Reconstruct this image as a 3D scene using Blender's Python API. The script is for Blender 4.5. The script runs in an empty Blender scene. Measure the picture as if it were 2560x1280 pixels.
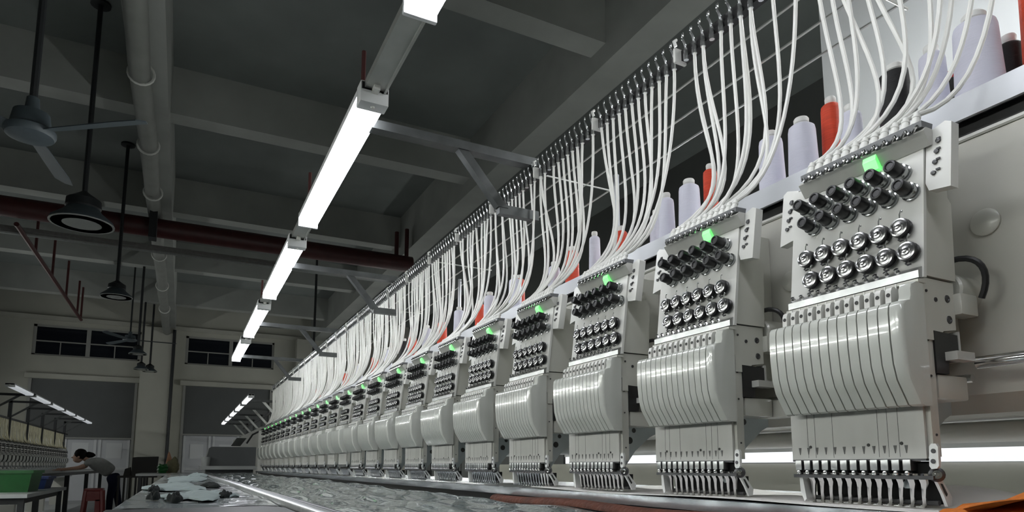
import bpy, bmesh, math, random
from mathutils import Vector, Matrix
random.seed(7)
scene = bpy.context.scene
COL = scene.collection
ZC = 1.10            # camera height above the floor; all coordinates below are relative to the camera, z gets +ZC

# ---------------------------------------------------------------- camera
cam = bpy.data.cameras.new('camera'); camo = bpy.data.objects.new('camera', cam); COL.objects.link(camo)
FPX, CX, CY, VPX, VPY_ = 1620.0, 1280.0, 960.0, 450.0, 1165.0
ay = Vector((VPX-CX, CY-VPY_, -FPX)).normalized()
az = Vector((1, 0, 0)).cross(ay); az.normalize()
if az.y < 0: az.negate()
ax = ay.cross(az)
R3 = Matrix((ax, ay, az))
camo.matrix_world = Matrix.Translation((0, 0, ZC)) @ R3.to_4x4()
cam.sensor_fit = 'HORIZONTAL'; cam.sensor_width = 36; cam.lens = 36*FPX/2560
cam.shift_x = 0.0; cam.shift_y = (CY-640)/2560
cam.clip_start = 0.02; cam.clip_end = 200
scene.camera = camo

# ---------------------------------------------------------------- world and exposure
wd = bpy.data.worlds.new('world'); scene.world = wd; wd.use_nodes = True
wd.node_tree.nodes['Background'].inputs[0].default_value = (0.55, 0.62, 0.66, 1)
wd.node_tree.nodes['Background'].inputs[1].default_value = 0.012
vs = scene.view_settings
vs.view_transform = 'Standard'; vs.look = 'None'; vs.exposure = 1.25; vs.gamma = 1.0; vs.use_curve_mapping = False
LAMP = 8.0          # radiance of the batten diffusers above the near machine
LAMP_DIM = 0.16       # battens over the machine across the aisle, turned down to look grey
LAMP_FAR = 0.6
LAMP_ADDED = 14.0

# ---------------------------------------------------------------- materials
MATS = {}
def mat(name, col, rough=0.5, metal=0.0, var=0.0, scale=20.0, bump=0.0, bscale=60.0, emit=None, estr=0.0,
        trans=0.0, stretch=None, coat=0.0, alpha=1.0):
    if name in MATS: return MATS[name]
    m = bpy.data.materials.new(name); m.use_nodes = True; nt = m.node_tree; b = nt.nodes['Principled BSDF']
    b.inputs['Base Color'].default_value = (*col, 1); b.inputs['Roughness'].default_value = rough
    b.inputs['Metallic'].default_value = metal
    b.inputs['Transmission Weight'].default_value = trans
    b.inputs['Coat Weight'].default_value = coat
    b.inputs['Alpha'].default_value = alpha
    if emit:
        b.inputs['Emission Color'].default_value = (*emit, 1); b.inputs['Emission Strength'].default_value = estr
    if var or bump:
        tc = nt.nodes.new('ShaderNodeTexCoord'); mp = nt.nodes.new('ShaderNodeMapping')
        nt.links.new(tc.outputs['Object'], mp.inputs[0])
        if stretch: mp.inputs['Scale'].default_value = stretch
    if var:
        n = nt.nodes.new('ShaderNodeTexNoise'); n.inputs['Scale'].default_value = scale; n.inputs['Detail'].default_value = 5
        nt.links.new(mp.outputs[0], n.inputs['Vector'])
        r = nt.nodes.new('ShaderNodeValToRGB')
        r.color_ramp.elements[0].position = 0.3; r.color_ramp.elements[1].position = 0.72
        r.color_ramp.elements[0].color = (*[max(0, c*(1-var)) for c in col], 1)
        r.color_ramp.elements[1].color = (*[min(1, c*(1+var)) for c in col], 1)
        nt.links.new(n.outputs['Fac'], r.inputs[0]); nt.links.new(r.outputs[0], b.inputs['Base Color'])
    if bump:
        n2 = nt.nodes.new('ShaderNodeTexNoise'); n2.inputs['Scale'].default_value = bscale; n2.inputs['Detail'].default_value = 4
        nt.links.new(mp.outputs[0], n2.inputs['Vector'])
        bp = nt.nodes.new('ShaderNodeBump'); bp.inputs['Strength'].default_value = bump; bp.inputs['Distance'].default_value = 0.02
        nt.links.new(n2.outputs['Fac'], bp.inputs['Height']); nt.links.new(bp.outputs[0], b.inputs['Normal'])
    MATS[name] = m; return m
def glow(name, col, s):
    m = bpy.data.materials.new(name); m.use_nodes = True; b = m.node_tree.nodes['Principled BSDF']
    b.inputs['Base Color'].default_value = (.8, .8, .8, 1)
    b.inputs['Emission Color'].default_value = (*col, 1); b.inputs['Emission Strength'].default_value = s
    MATS[name] = m; return m
M_HEAD = mat('head_paint', (.535, .535, .485), .32, var=.03, scale=9, coat=.25)
M_HEAD2 = mat('head_paint_white', (.66, .66, .63), .3, var=.03, scale=12)
M_COVER = mat('cover_plastic', (.555, .57, .53), .16, var=.02, scale=14, coat=.4)
M_PLATE = mat('face_plate_metal', (.50, .50, .47), .38, var=.05, scale=30, stretch=(1, 1, .2))
M_SLOT = mat('slot_dark', (.035, .035, .033), .6)
M_BLACK = mat('black_plastic', (.012, .012, .013), .38, var=.2, scale=50)
M_CHROME = mat('chrome', (.72, .72, .72), .12, 1.0, var=.08, scale=60)
M_STEEL = mat('dull_steel', (.42, .43, .43), .33, 1.0, var=.15, scale=40)
M_BRIGHT = mat('bright_steel', (.78, .79, .79), .34, .45, var=.06, scale=40)
M_DISC = mat('disc_chrome', (.34, .34, .34), .2, 1.0, var=.08, scale=60)
M_RING = mat('ring_steel', (.60, .61, .61), .22, .9, var=.1, scale=60)
M_POL = mat('polished_steel', (.78, .78, .77), .17, 1.0, var=.06, scale=60)
M_SHADE = mat('shade_black', (.010, .010, .010), .9)  # flat black that stands in for shade under the bed and behind the feet
M_DKSTEEL = mat('dark_steel', (.10, .10, .105), .35, .8, var=.2, scale=40)
M_CLEAR = mat('smoked_collar', (.32, .33, .33), .12, .85)
M_COMB = mat('comb_grey', (.16, .165, .17), .45, .3, var=.1)
M_GLUE = mat('bluegrey_casting', (.45, .50, .51), .45, var=.06, scale=20)
M_TUBE = mat('thread_tube', (.74, .74, .71), .38, var=.03, scale=30)
M_BEAM = mat('beam_paint', (.50, .495, .45), .42, var=.04, scale=3, bump=.03, bscale=40)
M_SHELF = mat('shelf_aluminium', (.62, .64, .68), .35, .15, var=.06, scale=12, stretch=(1, .15, 1))
M_RAIL = mat('rail_black', (.014, .014, .014), .4, .2)
M_WIRE = mat('rack_wire', (.62, .63, .60), .35, .2)
M_ARM = mat('arm_galvanised', (.075, .08, .08), .42, .5, var=.3, scale=14)
M_LAMPBODY = mat('lamp_housing', (.62, .63, .64), .4)
M_STRIP = mat('lamp_channel', (.45, .46, .44), .35, .7, var=.12, scale=10)
M_WSPOOL = mat('thread_lavender', (.62, .62, .72), .55, var=.05, scale=300, bump=.25, bscale=260, stretch=(.15, .15, 6))
M_RSPOOL = mat('thread_red', (.60, .055, .02), .5, var=.2, scale=200, bump=.3, bscale=260, stretch=(.15, .15, 6))
M_KSPOOL = mat('thread_black', (.008, .008, .009), .55, var=.3, scale=200, bump=.3, bscale=260, stretch=(.15, .15, 6))
M_BSPOOL = mat('thread_blue', (.03, .06, .25), .5, var=.2, scale=200)
M_CONE = mat('cone_white', (.66, .66, .64), .5)
M_CONER = mat('cone_red', (.45, .02, .02), .4)
M_BED = mat('bed_steel', (.50, .53, .56), .22, .75, var=.18, scale=10, stretch=(1, .3, 1))
M_TABLE = mat('table_laminate', (.42, .43, .43), .25, var=.06, scale=6)
M_FILM = mat('plastic_film', (.14, .18, .18), .06, var=.35, scale=14, bump=1.0, bscale=55, coat=.8)
M_FILM2 = mat('plastic_sheet', (.26, .29, .30), .14, var=.25, scale=8, bump=.35, bscale=20, coat=.4)
M_RUBBER = mat('rubber_mat', (.02, .021, .022), .5, var=.2)
M_BROWN = mat('brown_cloth', (.10, .026, .011), .75, var=.3, scale=30, bump=.3, bscale=80)
M_ORANGE = mat('orange_cloth', (.62, .17, .02), .7, var=.12, scale=60, bump=.15, bscale=400)
M_NONWOVEN = mat('white_backing', (.72, .70, .68), .75, var=.05, scale=14, bump=.15, bscale=30)
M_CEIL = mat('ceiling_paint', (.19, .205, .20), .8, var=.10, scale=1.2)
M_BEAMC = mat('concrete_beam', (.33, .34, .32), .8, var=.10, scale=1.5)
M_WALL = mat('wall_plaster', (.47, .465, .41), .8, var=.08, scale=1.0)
M_WALLD = mat('side_wall_shaded', (.07, .073, .07), .85, var=.1, scale=1.0)  # plaster darkened so the side walls read as unlit
M_FLOOR = mat('floor_epoxy', (.30, .31, .31), .35, var=.15, scale=2)
M_GLASS = mat('night_glass', (.006, .008, .014), .08)
M_FRAME = mat('window_frame', (.33, .33, .31), .5)
M_SHUT = mat('shutter_grey', (.105, .11, .11), .6, var=.05, scale=2)
M_DOOR = mat('white_door', (.62, .63, .66), .5, var=.04, scale=3)
M_DOORL = mat('white_sheet', (.75, .76, .78), .6)
M_RED = mat('red_pipe', (.05, .008, .008), .45, var=.2, scale=6)
M_SILVER = mat('silver_pipe', (.32, .33, .32), .35, .6, var=.1)
M_DARK = mat('dark_iron', (.02, .022, .024), .5, .3)
M_FAN = mat('fan_paint', (.05, .065, .075), .5, var=.1)
M_REFL = mat('reflector', (.62, .64, .62), .28, .6)
M_DUCT = mat('duct_wrap', (.22, .225, .21), .7, var=.1, scale=3)
M_YEL = mat('aged_tubes', (.50, .47, .33), .5, var=.15, scale=20)
M_SKIN = mat('skin', (.42, .26, .19), .55)
M_SHIRT = mat('grey_shirt', (.26, .265, .26), .85, var=.1, scale=20)
M_NAVY = mat('navy_trousers', (.012, .015, .032), .85)
M_HAIR = mat('black_hair', (.006, .005, .005), .7)
M_GREEN = mat('green_plastic', (.005, .085, .014), .4, var=.1)
M_BLUE = mat('blue_plastic', (.012, .03, .12), .45)
M_REDP = mat('red_plastic', (.24, .008, .008), .35)
M_WHITE = mat('white_laminate', (.36, .375, .375), .4)
M_CARD = mat('black_card', (.012, .011, .010), .7)
M_GARM = mat('teal_garment', (.20, .245, .245), .85, var=.12, scale=20, bump=.4, bscale=25)
M_GARMD = mat('dark_garment', (.010, .012, .012), .85, var=.2, scale=20, bump=.4, bscale=25)
for m_ in (M_GARMD, M_HAIR, M_NAVY): m_.node_tree.nodes['Principled BSDF'].inputs['Specular IOR Level'].default_value = .08
M_OLIVE = mat('olive_cloth', (.14, .13, .07), .85, var=.2, scale=20)
M_TAN = mat('tan_cloth', (.42, .22, .13), .8, var=.15, scale=20)
M_CONSOLE = mat('console_grey', (.085, .09, .095), .5, var=.06, scale=6)
M_SCREEN = mat('screen_black', (.012, .013, .014), .15)
M_BOARD = mat('partition_white', (.62, .64, .64), .6, var=.03, scale=1.5)
M_PRINT = mat('printed_marks', (.10, .10, .095), .6)
G_LAMP = glow('lamp_glow', (.93, .95, 1.0), LAMP)
G_DIM = glow('lamp_glow_dim', (.90, .95, 1.0), LAMP_DIM)
G_FAR = glow('lamp_glow_far', (.93, .95, 1.0), LAMP_FAR)
G_ADDED = glow('lamp_glow_added', (.95, .97, 1.0), LAMP_ADDED)
G_LED = glow('led_green', (.03, 1.0, .07), .42)
G_FILL = glow('fill_tube_glow', (.97, 1.0, .95), 21.0)
G_FILLR = glow('fill_tube_glow_rear', (.97, 1.0, .97), 38.0)
G_FILLN = glow('fill_tube_glow_near', (.97, 1.0, .97), 75.0)
G_STRIP = glow('bright_strip_glow', (.94, .96, 1.0), .36)

# ---------------------------------------------------------------- mesh helpers
def vec(*a): return Vector(a)
class MB:
    def __init__(s): s.v = []; s.f = []
    def add(s, vs_, fs): 
        n = len(s.v); s.v += [tuple(p) for p in vs_]; s.f += [tuple(i+n for i in f) for f in fs]; return s
    def box(s, x0, x1, y0, y1, z0, z1, bev=0.0):
        if x0 > x1: x0, x1 = x1, x0
        if y0 > y1: y0, y1 = y1, y0
        if z0 > z1: z0, z1 = z1, z0
        if not bev:
            p = [(x, y, z) for x in (x0, x1) for y in (y0, y1) for z in (z0, z1)]
            return s.add(p, [(0,1,3,2),(4,6,7,5),(0,4,5,1),(2,3,7,6),(0,2,6,4),(1,5,7,3)])
        bm = bmesh.new(); bmesh.ops.create_cube(bm, size=1)
        for v in bm.verts: v.co = Vector(((x0+x1)/2+v.co.x*(x1-x0), (y0+y1)/2+v.co.y*(y1-y0), (z0+z1)/2+v.co.z*(z1-z0)))
        bmesh.ops.bevel(bm, geom=bm.edges[:], offset=bev, segments=2, affect='EDGES', profile=.6)
        return s.frombm(bm)
    def frombm(s, bm):
        bm.verts.index_update(); s.add([v.co for v in bm.verts], [[v.index for v in f.verts] for f in bm.faces]); bm.free(); return s
    def prismY(s, prof, y0, y1):      # polygon in (x,z) extruded along y
        n = len(prof)
        p = [(x, y0, z) for x, z in prof]+[(x, y1, z) for x, z in prof]
        f = [tuple(range(n)), tuple(range(2*n-1, n-1, -1))]+[(i, n+i, n+(i+1) % n, (i+1) % n) for i in range(n)]
        return s.add(p, f)
    def prismX(s, prof, x0, x1):      # polygon in (y,z) extruded along x
        n = len(prof)
        p = [(x0, y, z) for y, z in prof]+[(x1, y, z) for y, z in prof]
        f = [tuple(range(n)), tuple(range(2*n-1, n-1, -1))]+[(i, n+i, n+(i+1) % n, (i+1) % n) for i in range(n)]
        return s.add(p, f)
    def prismZ(s, prof, z0, z1):
        n = len(prof)
        p = [(x, y, z0) for x, y in prof]+[(x, y, z1) for x, y in prof]
        f = [tuple(range(n)), tuple(range(2*n-1, n-1, -1))]+[(i, n+i, n+(i+1) % n, (i+1) % n) for i in range(n)]
        return s.add(p, f)
    def tube(s, pts, r, n=8, cap=True):
        pts = [Vector(p) for p in pts]; m = len(pts); rr = r if isinstance(r, (list, tuple)) else [r]*m
        base = len(s.v); ref = None
        for i, p in enumerate(pts):
            t = (pts[min(i+1, m-1)]-pts[max(i-1, 0)]).normalized()
            if ref is None:
                ref = Vector((0, 0, 1)) if abs(t.z) < .9 else Vector((1, 0, 0))
            a = (ref-t*ref.dot(t)).normalized(); b = t.cross(a); ref = a
            for k in range(n):
                q = p+(a*math.cos(2*math.pi*k/n)+b*math.sin(2*math.pi*k/n))*rr[i]; s.v.append(tuple(q))
        for i in range(m-1):
            for k in range(n):
                s.f.append((base+i*n+k, base+i*n+(k+1) % n, base+(i+1)*n+(k+1) % n, base+(i+1)*n+k))
        if cap:
            s.f.append(tuple(base+k for k in range(n-1, -1, -1))); s.f.append(tuple(base+(m-1)*n+k for k in range(n)))
        return s
    def lathe(s, prof, o, d, n=16):   # prof: list of (distance along d, radius)
        d = Vector(d).normalized(); o = Vector(o)
        return s.tubeprof([(o+d*h, r) for h, r in prof], d, n)
    def tubeprof(s, pr, d, n):
        a = Vector((0, 0, 1)) if abs(d.z) < .9 else Vector((1, 0, 0))
        a = (a-d*a.dot(d)).normalized(); b = d.cross(a); base = len(s.v); m = len(pr)
        for p, r in pr:
            for k in range(n): s.v.append(tuple(p+(a*math.cos(2*math.pi*k/n)+b*math.sin(2*math.pi*k/n))*r))
        for i in range(m-1):
            for k in range(n):
                s.f.append((base+i*n+k, base+i*n+(k+1) % n, base+(i+1)*n+(k+1) % n, base+(i+1)*n+k))
        s.f.append(tuple(base+k for k in range(n-1, -1, -1))); s.f.append(tuple(base+(m-1)*n+k for k in range(n)))
        return s
    def ring(s, o, d, R, r, n=14, k=5):
        d = Vector(d).normalized(); a = Vector((0, 0, 1)) if abs(d.z) < .9 else Vector((1, 0, 0))
        a = (a-d*a.dot(d)).normalized(); b = d.cross(a); o = Vector(o); base = len(s.v)
        for i in range(n):
            t = 2*math.pi*i/n; e = a*math.cos(t)+b*math.sin(t)
            for j in range(k):
                u = 2*math.pi*j/k; s.v.append(tuple(o+e*(R+r*math.cos(u))+d*r*math.sin(u)))
        for i in range(n):
            for j in range(k):
                s.f.append((base+i*k+j, base+i*k+(j+1) % k, base+((i+1) % n)*k+(j+1) % k, base+((i+1) % n)*k+j))
        return s
    def grid(s, fn, nu, nv):
        base = len(s.v)
        for i in range(nu+1):
            for j in range(nv+1): s.v.append(tuple(fn(i/nu, j/nv)))
        for i in range(nu):
            for j in range(nv):
                a = base+i*(nv+1)+j; s.f.append((a, a+nv+1, a+nv+2, a+1))
        return s
    def data(s, name, off, smooth):
        me = bpy.data.meshes.new(name)
        me.from_pydata([(x-off[0], y-off[1], z+ZC-off[2]) for x, y, z in s.v], [], s.f)
        bm = bmesh.new(); bm.from_mesh(me); bmesh.ops.recalc_face_normals(bm, faces=bm.faces[:]); bm.to_mesh(me); bm.free()
        if smooth:
            for p in me.polygons: p.use_smooth = True
            me.set_sharp_from_angle(angle=math.radians(38))
        me.update(); return me
    def build(s, name, m, parent=None, smooth=True, org=None):
        if parent is not None: off = ORG[parent.name]
        elif org is not None: off = (org[0], org[1], org[2]+ZC)
        else:
            xs = [p[0] for p in s.v]; ys = [p[1] for p in s.v]; zs = [p[2] for p in s.v]
            off = ((min(xs)+max(xs))/2, (min(ys)+max(ys))/2, min(zs)+ZC)
        me = s.data(name, off, smooth); me.materials.append(m)
        o = bpy.data.objects.new(name, me); COL.objects.link(o)
        if parent is not None: o.parent = parent
        else: o.location = off
        ORG[o.name] = off
        return o
ORG = {}
def tag(o, label=None, cat=None, group=None, kind=None):
    if label: o['label'] = label
    if cat: o['category'] = cat
    if group: o['group'] = group
    if kind: o['kind'] = kind
    return o
def thing(name, at, label, cat, group=None, rotz=0):
    o = bpy.data.objects.new(name, None); COL.objects.link(o); o.empty_display_size = .05
    o.location = (at[0], at[1], at[2]+ZC); o.rotation_euler = (0, 0, rotz); ORG[o.name] = tuple(o.location)
    return tag(o, label, cat, group)
def sub(o, delta):                       # a copy of a part (and its sub-parts) moved by delta
    c = o.copy(); COL.objects.link(c); c.location = Vector(o.location)+Vector(delta); ORG[c.name] = ORG.get(o.name, (0, 0, 0))
    for ch in KIDS(o):
        k = ch.copy(); COL.objects.link(k); k.parent = c; REG.setdefault(c.name, []).append(k)
    REG.setdefault(o.parent.name, []).append(c) if o.parent else None
    return c
REG = {}
def KIDS(o): return [c for c in bpy.data.objects if c.parent == o] if o.name not in REG else REG[o.name]
def P(mb, name, m, parent, smooth=True):  # build a part and register it as a child
    o = mb.build(name, m, parent, smooth); REG.setdefault(parent.name, []).append(o); return o
def copy_tree(o, parent=None, skip=()):
    if o.name.split('.')[0] in skip: return None
    c = o.copy(); COL.objects.link(c); ORG[c.name] = ORG.get(o.name, (0, 0, 0))
    if parent: c.parent = parent; REG.setdefault(parent.name, []).append(c)
    for ch in list(REG.get(o.name, [])): copy_tree(ch, c, skip)
    return c
def struct(mb, name, m, smooth=False): return tag(mb.build(name, m, None, smooth), kind='structure')
def bez(p0, p1, p2, p3, n):
    out = []
    for i in range(n+1):
        t = i/n; a = (1-t)**3; b = 3*t*(1-t)**2; c = 3*t*t*(1-t); d = t**3
        out.append(tuple(a*p0[k]+b*p1[k]+c*p2[k]+d*p3[k] for k in range(3)))
    return out
ORD = ['first', 'second', 'third', 'fourth', 'fifth', 'sixth', 'seventh', 'eighth', 'ninth', 'tenth', 'eleventh', 'twelfth',
       'thirteenth', 'fourteenth', 'fifteenth', 'sixteenth', 'seventeenth', 'eighteenth', 'nineteenth', 'twentieth',
       'twenty-first', 'twenty-second', 'twenty-third', 'twenty-fourth', 'twenty-fifth', 'twenty-sixth', 'twenty-seventh', 'twenty-eighth', 'twenty-ninth']

# ================================================================= the setting
YW, ZCE, ZB = 25.0, 5.6, 4.9
XL, XR, YB = -8.0, 8.0, -3.0
struct(MB().box(XL, XR, YB, YW+.3, -1.3, -1.1), 'floor', M_FLOOR)
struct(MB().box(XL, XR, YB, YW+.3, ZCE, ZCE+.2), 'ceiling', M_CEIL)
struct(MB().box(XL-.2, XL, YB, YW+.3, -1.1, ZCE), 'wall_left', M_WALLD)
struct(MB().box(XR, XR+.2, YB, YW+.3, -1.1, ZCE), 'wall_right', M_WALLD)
struct(MB().box(XL, XR, YB-.2, YB, -1.1, ZCE), 'wall_front', M_WALL)
# back wall pieces around the window and shutter openings
def wallback():
    m = MB(); y0, y1 = YW, YW+.3
    wz0, wz1 = 3.52, 4.52          # window band
    dz1 = 2.78                     # top of the shutters
    xs = [XL, -4.42, -1.42, -.06, 2.86, XR]
    m.box(XL, XR, y0, y1, wz1, ZCE)
    m.box(XL, -4.42, y0, y1, -1.1, wz1); m.box(-1.42, -.06, y0, y1, -1.1, wz1); m.box(2.86, XR, y0, y1, -1.1, wz1)
    m.box(-4.42, -1.42, y0, y1, dz1, wz0); m.box(-.06, 2.86, y0, y1, dz1, wz0)
    return m
struct(wallback(), 'wall_back', M_WALL)
def window(n, x0, x1, z0, z1):
    w = struct(MB().box(x0, x1, YW+.06, YW+.12, z1-.07, z1).box(x0, x1, YW+.06, YW+.12, z0, z0+.05)
               .box(x0, x0+.09, YW+.06, YW+.12, z0, z1).box(x1-.07, x1, YW+.06, YW+.12, z0, z1), 'window_%d' % n, M_FRAME)
    xm = (x0+x1)/2; zm = z0+(z1-z0)*.47
    P(MB().box(xm-.06, xm+.06, YW+.05, YW+.11, z0, z1), 'mullion', M_FRAME, w, False)
    for a, b in ((x0+.05, xm-.06), (xm+.06, x1-.05)):
        P(MB().box(a, b, YW+.07, YW+.10, zm-.02, zm+.02), 'transom', M_FRAME, w, False)
        P(MB().box((a+b)/2-.015, (a+b)/2+.015, YW+.075, YW+.095, z0+.03, zm), 'glazing_bar', M_FRAME, w, False)
        P(MB().box(a, b, YW+.09, YW+.10, zm, z1-.03), 'pane', M_GLASS, w, False)
        P(MB().box(a, b, YW+.09, YW+.10, z0+.03, zm), 'pane', M_GLASS, w, False)
window(1, -4.42, -1.42, 3.52, 4.52); window(2, -.06, 2.86, 3.52, 4.52)
# grey roller shutters, pulled half down, with white sliding doors below
def shutter(n, x0, x1, zb, zt):
    d = struct(MB().box(x0, x1, YW+.03, YW+.07, zb, zt), 'door_%d' % n, M_SHUT)
    P(MB().box(x0, x1, YW+.01, YW+.09, zb-.05, zb), 'bottom_rail', M_FRAME, d, False)
    P(MB().box(x0, x0+.08, YW-.03, YW+.1, -1.1, zt), 'guide_channel', M_FRAME, d, False)
    P(MB().box(x1-.08, x1, YW-.03, YW+.1, -1.1, zt), 'guide_channel', M_FRAME, d, False)
    P(MB().box(x0-.1, x1+.1, YW-.16, YW+.02, zt-.02, zt+.14), 'roller_box', M_WALL, d, False)
shutter(1, -4.42, -1.42, .92, 2.78); shutter(2, -.06, 2.86, 1.10, 2.78)
def slidedoor(n, x0, x1, zt, k):
    d = struct(MB().box(x0, x1, YW+.14, YW+.18, -1.1, zt), 'door_%d' % n, M_DOOR)
    w = (x1-x0)/k
    for i in range(k):
        a = x0+i*w
        P(MB().box(a+.03, a+.10, YW+.10, YW+.14, -1.1, zt), 'stile', M_DOORL, d, False)
        P(MB().box(a+w-.10, a+w-.03, YW+.10, YW+.14, -1.1, zt), 'stile', M_DOORL, d, False)
        P(MB().box(a+.10, a+w-.10, YW+.11, YW+.14, -.15, -.05), 'rail', M_DOORL, d, False)
        P(MB().box(a+.25, a+w-.25, YW+.125, YW+.14, .25, .75), 'notice_sheet', M_DOORL, d, False)
slidedoor(3, -4.34, -1.50, .90, 3); slidedoor(4, .02, 2.78, 1.08, 3)
# concrete beams
def trim(n, mb, m=M_BEAMC): return struct(mb, 'trim_%d' % n, m)
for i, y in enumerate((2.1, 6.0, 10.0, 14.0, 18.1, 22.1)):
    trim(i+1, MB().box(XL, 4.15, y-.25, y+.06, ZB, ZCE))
trim(7, MB().box(4.15, 4.55, YB, YW, 4.66, ZCE))
trim(8, MB().box(-.80, -.40, YB, YW, 4.66, ZCE))
trim(9, MB().box(-1.36, -.36, YW-.42, YW, -1.1, 4.66), M_WALL)          # pilaster
trim(10, MB().box(3.6, 4.55, YW-.42, YW, -1.1, 4.66), M_WALL)
trim(11, MB().box(XL, XR, YW-.12, YW, 4.66, 4.80), M_WALL)
# partition board to the right behind the thread rack
pt = tag(MB().box(2.30, 2.36, .2, 1.66, -1.1, 3.4).build('partition_board', M_BOARD, None, False),
         'white partition board behind the thread cones at the right edge', 'partition')

# ================================================================= embroidery head
HX, HY, HZ = .87, .60, -.055            # root of the nearest head
SP = .33                                # head spacing
NH = 24
def panelx(z): return .857+(z-.25)*.125 # face panel plane
PN = Vector((-1, 0, .125)).normalized()
def hull_upper(): return [(.862, .252), (.886, .455), (.915, .458), (.918, .392), (.944, .365), (.938, .252)]
def hull_lower(): return [(.860, .250), (.937, .250), (.935, .184), (.906, .180), (.880, .160), (.878, .012), (.862, .012)]
COVP = [(.830, .2105), (.818, .2125), (.8115, .2105), (.8075, .2055), (.8060, .196), (.8060, .160), (.8085, .130), (.8140, .110), (.8340, .0785), (.8400, .0765)]
COVI = [(.8400, .0825), (.8370, .0825), (.8175, .113), (.8120, .132), (.8095, .160), (.8095, .195), (.8120, .206), (.8180, .208), (.830, .2065)]
def knob(mb_cap, mb_col, y, z):
    x = panelx(z); b = Vector((x, y, z))
    d = Vector((-1, 0, .17)).normalized()
    mb_col.lathe([(0, .0125), (.003, .0125), (.0035, .0105), (.009, .0095), (.0095, .0112), (.012, .0112), (.0125, .008), (.016, .008)], b, d, 14)
    mb_cap.lathe([(.012, .0088), (.014, .0096), (.030, .0092), (.0315, .0085), (.032, .006), (.0305, .005)], b, d, 14)
def wheel(mb_w, mb_f, mb_s, y, z, mb_h=None):
    x = panelx(z); b = Vector((x, y, z)); d = Vector((-1, 0, .10)).normalized()
    mb_w.lathe([(0, .006), (.003, .0132), (.006, .0136), (.008, .011), (.010, .0136), (.013, .0132), (.0135, .011)], b, d, 18)
    mb_f.lathe([(.013, .0122), (.0145, .0125), (.0150, .0105), (.0138, .0095), (.0142, .0065), (.0165, .0058), (.0170, .0035), (.0190, .0030), (.0195, .001)], b, d, 18)
    p = b+d*.010
    mb_s.tube([p+Vector((0, 0, .013)), p+Vector((-.001, -.001, .019)), p+Vector((-.002, -.004, .023)), p+Vector((-.003, -.006, .0215)), p+Vector((-.003, -.0055, .0195))], .0009, 6)
    (mb_h or mb_s).tube([p+Vector((0, 0, -.012)), p+Vector((-.003, .002, -.017)), p+Vector((-.004, -.001, -.0195)), p+Vector((-.001, -.004, -.018))], .0013, 6)
KNOBS = [(.6695-.0300*i, .404) for i in range(6)]+[(.6600-.0304*i, .3715) for i in range(6)]
DISCS = [(.6670-.0300*i, .3205) for i in range(6)]+[(.6570-.0300*i, .2835) for i in range(6)]
TUBEY = [.6640-.0152*i for i in range(12)]
FEETY = [.7000-.0153*i for i in range(12)]
SLOT = [.6900-.01492*i for i in range(13)]
LEVY = [.6945-.01525*i for i in range(12)]
def slat(y0, y1):
    return MB().prismY([(x, z) for x, z in COVP]+COVI, y0, y1)
def endcap():
    # rounded near end of the cover, with its side wall
    m = MB(); rings = []
    prof = [(.858, .240), (.842, .240), (.832, .236), (.829, .229), (.829, .220), (.826, .2135), (.818, .2125), (.8115, .2105)]+COVP[3:]+[(.858, .0765)]
    cxm, czm = .858, .16
    for y, k in ((SLOT[12]-.0012, 1.0), (.5035, 1.0), (.4985, .975), (.4955, .93), (.4945, .86)):
        rings.append([(cxm+(x-cxm)*(1 if x > .85 else k), y, z) for x, z in prof])
    n = len(prof); v = [p for r in rings for p in r]; f = []
    for i in range(len(rings)-1):
        for j in range(n-1): f.append((i*n+j, i*n+j+1, (i+1)*n+j+1, (i+1)*n+j))
    f.append(tuple((len(rings)-1)*n+j for j in range(n))); f.append(tuple(range(n-1, -1, -1)))
    return m.add(v, f)
def lever():
    y = LEVY[0]; m = MB()
    # white fork tip leaning forward over the cover top, with a round eye
    pr = [(.846, .206), (.846, .231), (.8435, .2365), (.8390, .2385), (.8345, .2365), (.8320, .2310), (.8310, .206)]
    m.prismY(pr, y-.0050, y+.0030); m.prismY([(.848, .200), (.8485, .243), (.8450, .243), (.8440, .200)], y-.0048, y-.0030); return m
def foot():
    y = FEETY[0]; m = MB()
    pts = [(.868, y-.010, -.008), (.872, y-.009, -.016), (.876, y-.008, -.022), (.878, y-.006, -.030), (.880, y-.004, -.040), (.882, y-.003, -.048), (.885, y, -.0525), (.888, y+.005, -.0545)]
    m.tube(pts, [.0045, .0056, .0050, .0036, .0031, .0030, .0028, .0022], 8)
    m.box(.8845, .8915, y+.002, y+.011, -.0555, -.0535)
    return m
def clamp():
    y = FEETY[0]; return MB().box(.852, .866, y-.0062, y+.0045, -.006, .0085, .001)
def cscrew():
    y = FEETY[0]; return MB().lathe([(0, .0034), (.006, .0034), (.0075, .0026), (.0078, .001)], (.858, y-.001, -.0095), (-1, 0, 0), 10)
def gusset_mesh():
    # casting that carries the hook arm, with drilled holes shown as recessed dark discs
    m = MB(); m.prismY([(.885, .100), (.990, .100), (.990, .074), (.972, .066), (.930, .034), (.902, .0), (.880, -.03), (.880, .09)], .545, .553); return m
def tubeset(seed, near):
    """twelve tubes from the rail rings to the sockets of a head"""
    rnd = random.Random(seed); out = []
    for i in range(12):
        yb = TUBEY[i]; yr = RINGY[11-i]
        if near and rnd.random() < .28: yr = RINGY[max(0, min(11, 11-i+rnd.choice((-2, 2, 1, -1, 3))))]
        j = lambda a: rnd.uniform(-a, a)
        p0 = (.957, yr, .905); p1 = (.957+j(.012), yr+j(.012), .70+j(.05))
        bow = rnd.uniform(.07, .125)
        p2 = (.895+bow+j(.015), yb-.055+j(.045), .560+j(.03)); p3 = (.882, yb, .482)
        a = bez(p0, p1, p2, p3, 15)
        out.append(a)
    return out
RINGY = [.403+.0264*k for k in range(12)]

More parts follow.
